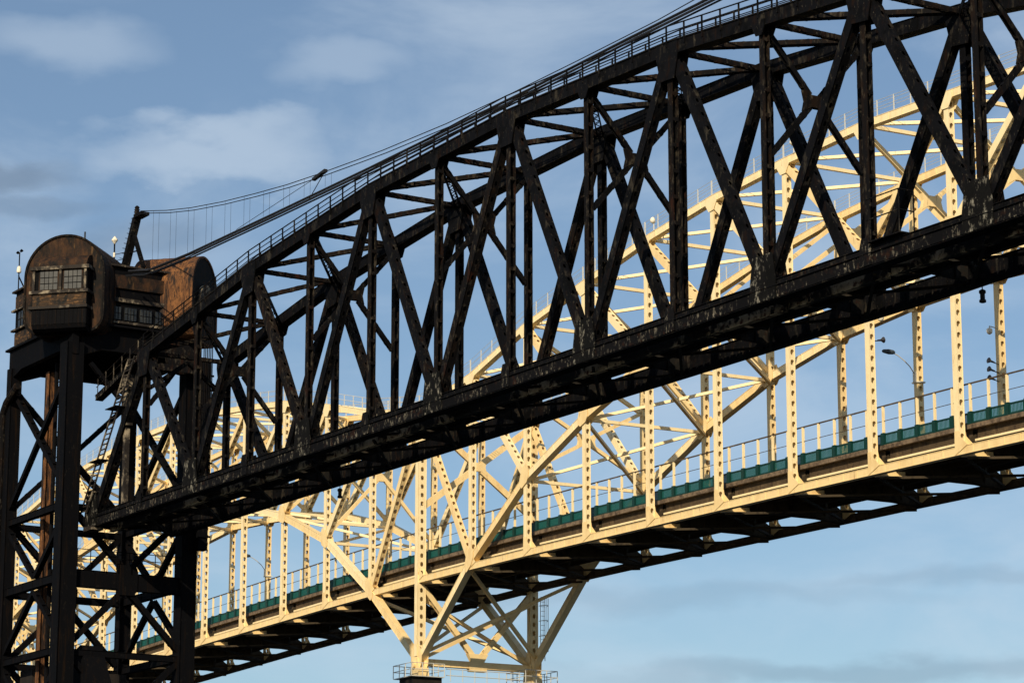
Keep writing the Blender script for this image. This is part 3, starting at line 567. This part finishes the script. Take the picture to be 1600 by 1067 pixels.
for w, near in ((YN, True), (YF, False)):
    for k in range(KA, KB):
        b = MB(); b.chord(C(CK(k) + .004, w, TT(k) - .26), C(CK(k + 1) - .004, w, TT(k + 1) - .26), CW, .5, .56, .03); cp('top_chord', b, 'cream_pale' if near else 'cream')
        b = MB(); b.chord(C(CK(k) + .004, w, RR(k)), C(CK(k + 1) - .004, w, RR(k + 1)), CW, .55, .62, .03); cp('arch_rib', b, 'cream' if k % 2 else 'cream_pale')
        b = MB(); b.chord(C(CK(k) + .004, w, TZ(k) + .28), C(CK(k + 1) - .004, w, TZ(k + 1) + .28), CW, .46, .56, .03); cp('tie_girder', b, 'cream' if near else 'fascia')  # far tie is cream steel too; the deck's shade is in its brown
    for k in range(KA, KB + 1):
        big = k in (0, KA, KB)
        b = MB(); a = .80 if big else .44
        z0 = RR(k) + .4 if big else min(TZ(k) + .1, RR(k))
        z1 = TT(k) - .55
        b.perf(C(CK(k), w, z0), C(CK(k), w, z1), CW, a, .5 if big else .46, .76, .40, .27); cp('vertical', b, 'cream_pale' if near else 'cream')
    for k in range(KA + 1, KB):
        if k == 0: continue
        # diagonal from the rib joint k to the top joint nearer its pier
        pier_k = [p for p in (KA, 0, KB) if abs(p - k) <= 7][0]
        seq = [pier_k] if abs(k - pier_k) < 7 else [k - 1, k + 1]
        for tgt in ([k - 1 if pier_k < k else k + 1] if abs(k - pier_k) < 7 else [k - 1, k + 1]):
            if abs(k - pier_k) == 7 and False: continue
            d = 1 if tgt > k else -1
            b = MB(); b.perf(C(CK(k) + d * .35, w, RR(k) + .45), C(CK(tgt) - d * .3, w, TT(tgt) - .75), CW, .46, .50, .78, .40, .27); cp('diagonal', b, 'cream' if k % 2 else 'cream_pale')
    for k in range(KA, KB + 1):
        for sg in (-1, 1):
            dtop = ((TT(min(k + 1, KB)) - TT(max(k - 1, KA))) / 19.28)
            b = MB(); P = [(-.75, .18), (-.80, -.30), (-.34, -.95), (.34, -.95), (.80, -.30), (.75, .18)]
            b.slab([C(CK(k) + x, w + sg * .285, TT(k) - .26 + z + dtop * x) for x, z in P], CW * sg * .03); cp('gusset_plate', b, 'cream_pale' if near else 'cream')
            drib = ((RR(min(k + 1, KB)) - RR(max(k - 1, KA))) / 19.28) if k not in (0,) else 0
            s2 = 1.35 if k in (0,) else 1
            P = [(-.72, -.28), (-.4, -.62), (.4, -.62), (.72, -.28), (.75, .32), (.36, 1.05), (-.36, 1.05), (-.75, .32)]
            b = MB(); b.slab([C(CK(k) + x * s2, w + sg * .315, RR(k) + z * s2 + drib * x) for x, z in P], CW * sg * .03); cp('gusset_plate', b, 'cream')
            b = MB(); P = [(-.25, .02), (1.1, .54), (.30, 1.25), (.22, 1.6), (-.22, 1.6)]
            if sg < 0 or not near: pass
            b.slab([C(CK(k) + x, w + sg * .262, TZ(k) + z) for x, z in P], CW * sg * .02); cp('hanger_bracket', b, 'cream')
    # inspection walkway railing on the top chord
    for k in range(KA, KB):
        for j in range(5):
            t = j / 5; u = CK(k) + 9.64 * t; z = TT(k) * (1 - t) + TT(k + 1) * t
            for off in (-.22,):
                b = MB(); b.bar(C(u, w + off, z), C(u, w + off, z + (1.15)), CU, .07 if j else .14, .06); cp('railing_post', b, 'galv')
        for off in (-.22, .22):
            for dz in (1.12, .62):
                b = MB(); b.tube([C(CK(k), w + off, TT(k) + dz), C(CK(k + 1), w + off, TT(k + 1) + dz)], .020, 4); cp('handrail', b, 'galv')
# bracing between the two arches
for k in range(KA, KB + 1):
    for zf in (TT, RR):
        if zf is RR and abs(RR(k) - TZ(k)) < 2.5 and k: continue
        if zf is RR and k in (0, KA, KB): continue
        b = MB(); b.bar(C(CK(k), YN + .25, zf(k) - .2), C(CK(k), YF - .25, zf(k) - .2), CU, .25, .26); cp('cross_strut', b, 'cream_pale')
        if k < KB:
            if zf is RR and (k in (-1, 0) or abs(RR(k + 1) - TZ(k + 1)) < 2.5 or (k + 1) in (0, KB)): continue
            b = MB(); b.bar(C(CK(k) + .3, YN + .3, zf(k) - .14), C(CK(k + 1) - .3, YF - .3, zf(k + 1) - .14), (0, 0, 1), .23, .25); cp('lateral_brace', b, 'cream_pale')
            b = MB(); b.bar(C(CK(k + 1) - .3, YN + .3, zf(k + 1) - .42), C(CK(k) + .3, YF - .3, zf(k) - .42), (0, 0, 1), .23, .25); cp('lateral_brace', b, 'cream')
    # sway crosses above the road
    wm = (YN + YF) / 2
    z1 = TT(k) - .8; z0 = max(RR(k) + .5, TZ(k) + 7.2)
    if k in (0, KA, KB): z0 = 46.4
    cells = [(z0, z1)] if (z1 - z0) < 11.5 else [(z0, (z0 + z1) / 2), ((z0 + z1) / 2, z1)]
    big = k in (0,)
    for a0, a1 in cells:
        if k in (1, -1): break
        zc = (a0 + a1) / 2; s_ = .55 if big else .30
        for w in (YN + .25, YF - .25):
            for z in (a0, a1):
                x = .4 if w > wm else -.4
                b = MB(); b.bar(C(CK(k), w, z), C(CK(k), wm + x, zc + (.3 if z > zc else -.3)), CU, .28, s_); cp('sway_brace', b, 'cream')
        b = MB(); b.slab([C(CK(k) - .16, wm + x, zc + z) for x, z in [(-.95, -.75), (-.35, -.38), (.35, -.38), (.95, -.75), (.75, 0), (.95, .75), (.35, .38), (-.35, .38), (-.95, .75), (-.75, 0)]], CU * .32); cp('gusset_plate', b, 'cream')
# deck: floor beams, stringers, slab, lateral bracing
for k in range(KA, KB + 1):
    z = TZ(k)
    b = MB(); prof = [(.25, .0), (2.6, .18), (YF - YN - 2.6, .18), (YF - YN - .25, .0), (YF - YN - .25, .9), (YF - YN - 1.6, 1.75), (1.6, 1.75), (.25, .9)]
    b.slab([C(CK(k) - .03, YN + x, z + y) for x, y in prof], CU * .06)
    fb = MB()
    for (x0, y0), (x1, y1) in zip(prof[:4], prof[1:4]):
        seg = fb if x0 < 1 else b  # near end coloured cream as sunlit, the rest dark as shaded
        seg.bar(C(CK(k), YN + x0, z + y0 - .02), C(CK(k), YN + x1, z + y1 - .02), CU, .50, .04); seg.bar(C(CK(k) + .06, YN + x0, z + y0 + .15), C(CK(k) + .06, YN + x1, z + y1 + .15), CU, .05, .28)
    for x in np.linspace(1.9, YF - YN - 1.9, 6): b.bar(C(CK(k) + .10, YN + x, z + .36), C(CK(k) + .10, YN + x, z + 1.72), CU, .14, .05)
    fo = cp('floor_beam', b, 'shadesteel'); fb.build('bottom_flange', 'cream', fo)
    if k < KB:
        z2 = TZ(k + 1)
        for x in np.linspace(1.25, YF - YN - 1.75, 6):
            edge = x < 1.3 or x > YF - YN - 1.3
            b = MB(); zz = (1.0, 1.9)
            b.bar(C(CK(k) + .26, YN + x, z + 1.45), C(CK(k + 1) - .26, YN + x, z2 + 1.45), CW, .04, .86)
            b.bar(C(CK(k) + .26, YN + x, z + 1.0), C(CK(k + 1) - .26, YN + x, z2 + 1.0), CW, .36, .05); cp('stringer', b, 'fascia' if x < 1.3 else 'shadesteel')
            if x < 1.3:
                b = MB(); b.bar(C(CK(k) + .28, YN + x - .14, z + 1.08), C(CK(k + 1) - .28, YN + x - .14, z2 + 1.08), CW, .24, .15); cp('stringer_flange', b, 'cream_pale')
        b = MB(); b.bar(C(CK(k) + .002, wm - .25, z + 2.0), C(CK(k + 1) - .002, wm - .25, z2 + 2.0), CW, YF - YN - 2.5, .20); cp('deck_slab', b, 'concrete')
        for ws in (YN + .92, YF - 1.42):
            b = MB(); b.bar(C(CK(k) + .002, ws, z + 2.02), C(CK(k + 1) - .002, ws, z2 + 2.02), CW, .2, .30); cp('kerb', b, 'concrete')
        for sg in (0, 1):
            p, q = (YN + .3, YF - .3) if sg else (YF - .3, YN + .3)
            b = MB(); b.bar(C(CK(k) + .3, p, z + .1 - .3 * sg), C(CK(k + 1) - .3, q, z2 + .1 - .3 * sg), (0, 0, 1), .16, .2); cp('lateral_brace', b, 'shadesteel')
# road railing, both sides: tall post, top rail, mid wire, green slatted barrier
NP = 5
def rail_side(wr, near):
    label = 'road railing with tall cream posts over green slats along the near edge of the deck' if near else 'road railing with tall cream posts over green slats along the far edge of the deck'
    r = thing('road_railing', label, 'railing', C(CK(0), wr, TZ(0) + 2.17))
    for k in range(KA, KB):
        z, z2 = TZ(k) + 2.17, TZ(k + 1) + 2.17
        b = MB(); b.bar(C(CK(k), wr, z + 2.72), C(CK(k + 1), wr, z2 + 2.72), CW, .09, .09); b.build('top_rail', 'fascia', r)
        b = MB(); b.tube([C(CK(k), wr, z + 1.68), C(CK(k + 1), wr, z2 + 1.68)], .025, 4); b.build('wire', 'fascia', r)
        for j in range(NP):
            t0, t1 = j / NP, (j + 1) / NP; u0, u1 = CK(k) + 9.64 * t0, CK(k) + 9.64 * t1; a0, a1 = z + (z2 - z) * t0, z + (z2 - z) * t1
            b = MB(); b.bar(C(u0, wr, a0 + .80), C(u0, wr, a0 + 2.68), CW, .15, .15); b.build('post', 'cream_pale', r)
            b = MB(); b.bar(C(u0, wr - .02, a0), C(u0, wr - .02, a0 + .84), CW, .26, .34); b.build('barrier_post', 'green', r)
            b = MB()
            b.bar(C(u0 + .18, wr, a0 + .74), C(u1 - .18, wr, a1 + .74), CW, .10, .11); b.bar(C(u0 + .18, wr, a0 + .07), C(u1 - .18, wr, a1 + .07), CW, .10, .12)
            fr = b.build('barrier_frame', 'green', r); b = MB()
            for i in range(11):
                t = (i + .5) / 11; u = u0 + .2 + (u1 - u0 - .4) * t; a = a0 + (a1 - a0) * t; b.bar(C(u, wr, a + .13), C(u, wr, a + .68), CW, .05, .052)
            b.build('slats', 'greenslat', fr)
rail_side(YN + .95, True); rail_side(YF - 1.45, False)
# pier: shoes, cross frame, platforms
pt = 30.9
for kp in (0, KA, KB):
    zp = RR(kp)
    for w, lab in ((YN, 'near'), (YF, 'far')):
        b = MB(); b.slab([C(CK(kp) + x, w - .5, zp + z) for x, z in [(-.9, -1.45), (.9, -1.45), (.75, -.75), (.5, .2), (-.5, .2), (-.75, -.55)]], CW * 1.0); cp('bearing_shoe', b, 'cream')
        b = MB(); b.tube([C(CK(kp), w - .7, zp - .35), C(CK(kp), w + .7, zp - .35)], .3, 10); cp('bearing_pin', b, 'cream')
    zc = zp - .1; wm = (YN + YF) / 2
    b = MB(); b.chord(C(CK(kp), YN + .4, zc), C(CK(kp), YF - .4, zc), CU, .5, .6); cp('cross_strut', b, 'cream')
    b = MB(); b.slab([C(CK(kp) - .2, wm + x, zc + z) for x, z in [(-1.1, .3), (1.1, .3), (.8, -.55), (-.8, -.55)]], CU * .5); cp('gusset_plate', b, 'cream')
    b = MB(); b.slab([C(CK(kp) - .2, wm + x, zc + z) for x, z in [(-.6, .3), (.6, .3), (1.0, 1.0), (-1.0, 1.0)]], CU * .5); cp('gusset_plate', b, 'cream')
    for w, x in ((YN + .3, -.5), (YF - .3, .5)):
        b = MB(); b.perf(C(CK(kp), wm + x, zc + .9), C(CK(kp), w, TZ(kp) - .4), CU, .42, .40, .8, .28, .17); cp('sway_brace', b, 'cream')
    for p, q, o_ in ((YN + .3, YF - .3, .42), (YF - .3, YN + .3, -.42)):
        b = MB(); b.bar(C(CK(kp) + o_, p, zp + .3), C(CK(kp) + o_, q, TZ(kp) - 1.2), CU, .3, .3); cp('sway_brace', b, 'cream')
    for s_ in (-1, 1):                                    # raking legs' own crosses between the near and far rib ends
        for p, q in ((YN + .3, YF - .3), (YF - .3, YN + .3)):
            if not KA <= kp + s_ <= KB: continue
            b = MB(); b.bar(C(CK(kp) + s_ * 1.0, p, zp + .8), C(CK(kp + s_) - s_ * .6, q, RR(kp + s_) - .8), CU, .28, .28); cp('lateral_brace', b, 'cream')
pier_labels = {0: 'dark concrete pier carrying the cream arch bridge at the bottom edge', KA: 'dark concrete pier left of the picture under the cream bridge', KB: 'dark concrete pier right of the picture under the cream bridge'}
for kp in (0, KA, KB):
    zp = RR(kp) - 1.45
    pr = thing('bridge_pier', pier_labels[kp], 'pier', C(CK(kp), 121.8, -1.2), 'piers under the cream bridge')
    for w in (YN + .1, YF + .1):
        b = MB(); b.bar(C(CK(kp), w, -3), C(CK(kp), w, zp), CW, 2.8, 2.6); b.build('pier_column', 'pier', pr)
    b = MB(); b.bar(C(CK(kp), YN + 1.55, 22), C(CK(kp), YF - 1.35, 22), CU, 1.8, 5); b.build('pier_wall', 'pier', pr)
    if kp == 0:
        for w, wo in ((YN, -1), (YF, 1)):
            c0, c1, d0, d1 = CK(0) - 1.9, CK(0) + 1.6, w - 1.6, w + 1.6
            b = MB(); b.bar(C((c0 + c1) / 2, d0, zp - .04), C((c0 + c1) / 2, d1, zp - .04), CU, c1 - c0, .06); b.build('platform_floor', 'galv', pr)
            corners = [(c0, d0), (c1, d0), (c1, d1), (c0, d1)]
            for i, (u, ww) in enumerate(corners):
                u2, w2 = corners[(i + 1) % 4]
                for z in (.55, 1.1):
                    b = MB(); b.tube([C(u, ww, zp + z), C(u2, w2, zp + z)], .035, 5); b.build('platform_rail', 'galv', pr)
                for j in range(3):
                    t = j / 3; b = MB(); b.tube([C(u + (u2 - u) * t, ww + (w2 - ww) * t, zp), C(u + (u2 - u) * t, ww + (w2 - ww) * t, zp + 1.12)], .04, 5); b.build('rail_post', 'galv', pr)
        for z in (.5, 1.05):
            b = MB(); b.tube([C(CK(0) + 1.2, YN + 2, zp + z - .3), C(CK(0) + 1.2, YF - 2, zp + z - .3)], .04, 5); b.build('platform_rail', 'galv', pr)
        for j in range(6):
            w = YN + 2.4 + j * 1.2; b = MB(); b.tube([C(CK(0) + 1.2, w, zp - .3), C(CK(0) + 1.2, w, zp + .75)], .035, 5); b.build('rail_post', 'galv', pr)
# caged ladder down the far post at the pier
lad = thing('caged_ladder', 'thin caged ladder on the far post above the pier', 'ladder', C(CK(0) + .9, YF + .3, RR(0)))
lx = CK(0) + .75
for s_ in (-.22, .22):
    b = MB(); b.tube([C(lx + .2, YF + .5 + s_, RR(0) + .6), C(lx + .2, YF + .5 + s_, TZ(0) - .6)], .035, 5); b.build('ladder_rail', 'galv', lad)
for i in range(14):
    z = RR(0) + .8 + i * .42; b = MB(); b.tube([C(lx + .2, YF + .28, z), C(lx + .2, YF + .72, z)], .02, 4); b.build('rung', 'galv', lad)
for z in np.arange(RR(0) + 1.4, TZ(0) - .4, 1.35):
    b = MB(); b.tube([C(lx + .2 + .75 * math.sin(t), YF + .5 - .38 * math.cos(t), z) for t in np.linspace(0, math.pi, 9)], .03, 4); b.build('cage_hoop', 'galv', lad)
for t in (.8, 1.57, 2.3):
    b = MB(); b.tube([C(lx + .2 + .75 * math.sin(t), YF + .5 - .38 * math.cos(t), RR(0) + 1.4), C(lx + .2 + .75 * math.sin(t), YF + .5 - .38 * math.cos(t), TZ(0) - .7)], .022, 4); b.build('cage_bar', 'galv', lad)

# street lamps on the far posts
for k, lab in ((6, 'street lamp with a curved arm on a far cream post, right of centre'), (-6, 'street lamp with a curved arm on a far cream post near the tower')):
    z = TZ(k) + 9.9
    t = thing('street_lamp', lab, 'street lamp', C(CK(k), YF - .3, z), 'street lamps on the cream bridge')
    arm = [C(CK(k), YF - .25, z - .2)] + [C(CK(k), YF - .25 - 2.05 * s_, z + 1.35 * math.sin(s_ * 1.35)) for s_ in (.25, .5, .75, 1)]
    b = MB(); b.tube(arm, .04, 8); b.build('arm', 'galv', t)
    e = arm[-1]; b = MB(); b.lathe(e + CW * .25 + np.array([0, 0, 0.02]), [(.05, 0), (.16, .15), (.2, .55), (.13, 1.05), (.04, 1.15)], 10, -CW); b.build('lamp_head', 'bluegrey', t, True)
    b = MB(); b.bar(C(CK(k), YF, z - .75), C(CK(k), YF, z - .65), CW, .72, .72); b.bar(C(CK(k), YF - .3, z - .7), C(CK(k), YF - .3, z + .1), CW, .2, .3); b.build('clamp', 'white', t)
# cameras and sensor horns on posts
def cam_dome(u, w, z, dw, lab):
    t = thing('dome_camera', lab, 'camera', C(u, w, z), 'cameras and sensors on the cream posts')
    b = MB(); b.tube([C(u, w, z), C(u + .1, w + dw, z + .05), C(u + .1, w + dw, z - .1)], .04, 5); b.build('arm', 'galv', t)
    b = MB(); b.lathe(C(u + .1, w + dw, z - .55), [(.05, 0), (.17, .08), (.22, .22), (.2, .4), (.1, .46)], 12); b.build('dome', 'white', t, True)
def horns(u, w, z, dw, n, lab):
    t = thing('sensor_horn', lab, 'sensor', C(u, w, z), 'cameras and sensors on the cream posts')
    for i in range(n):
        zz = z - i * .62; b = MB(); b.tube([C(u, w, zz), C(u, w + dw * .6, zz + .1)], .04, 5); b.build('bracket', 'lens', t)
        b = MB(); b.lathe(C(u, w + dw * .5, zz + .1), [(.06, 0), (.08, .3), (.22, .52), (.2, .54)], 10, CW * (1 if dw > 0 else -1) + np.array([0, 0, .2])); b.build('horn', 'lens', t)
cam_dome(CK(7), YN + .2, 49.6, .7, 'white dome camera at the top of the near post right of centre')
horns(CK(7), YN + .2, 47.6, .9, 1, 'dark horn sensors below the dome camera on the near post')
cam_dome(CK(7), YF - .2, TZ(7) + 11.5, -.8, 'white dome camera on the far post at the right edge')
horns(CK(7), YF - .2, TZ(7) + 8.9, -.8, 3, 'dark horn sensors on the far post at the right edge')
horns(CK(-8), YF - .2, TZ(-8) + 9.3, -.8, 4, 'stack of dark horn sensors on a far post beside the tower')
for i, (k, lab) in enumerate(((6, 'small round white lamp on the top chord railing behind the second dark post'), (3, 'small round white lamp on the top chord railing at the middle'), (4, 'small round white lamp on the top chord railing right of the middle'))):
    k_ = (k + .15); z = TT(k) * .85 + TT(k + 1) * .15
    t = thing('beacon_lamp', lab, 'lamp', C(CK(k_), YN - .25, z), 'small lamps along the top chord')
    b = MB(); b.tube([C(CK(k_), YN - .3, z), C(CK(k_), YN - .3, z + .75)], .05, 6); b.build('stem', 'galv', t)
    b = MB(); b.lathe(C(CK(k_), YN - .4, z + .55), [(.06, 0), (.2, .1), (.22, .25), (.15, .42), (.05, .5)], 12); b.build('globe', 'white', t, True)
# white square bracket sign near the pier
sg = thing('pipe_bracket', 'bent white pipe bracket on a far post left of the pier', 'pipe', C(CK(0) + .6, YF, 53))
b = MB(); b.tube([C(CK(0), YF - .4, 54.6), C(CK(0), YF - 2.4, 54.9), C(CK(0), YF - 2.4, 52.9), C(CK(0), YF - 3.0, 52.9)], .05, 6); b.build('pipe_run', 'white', sg)
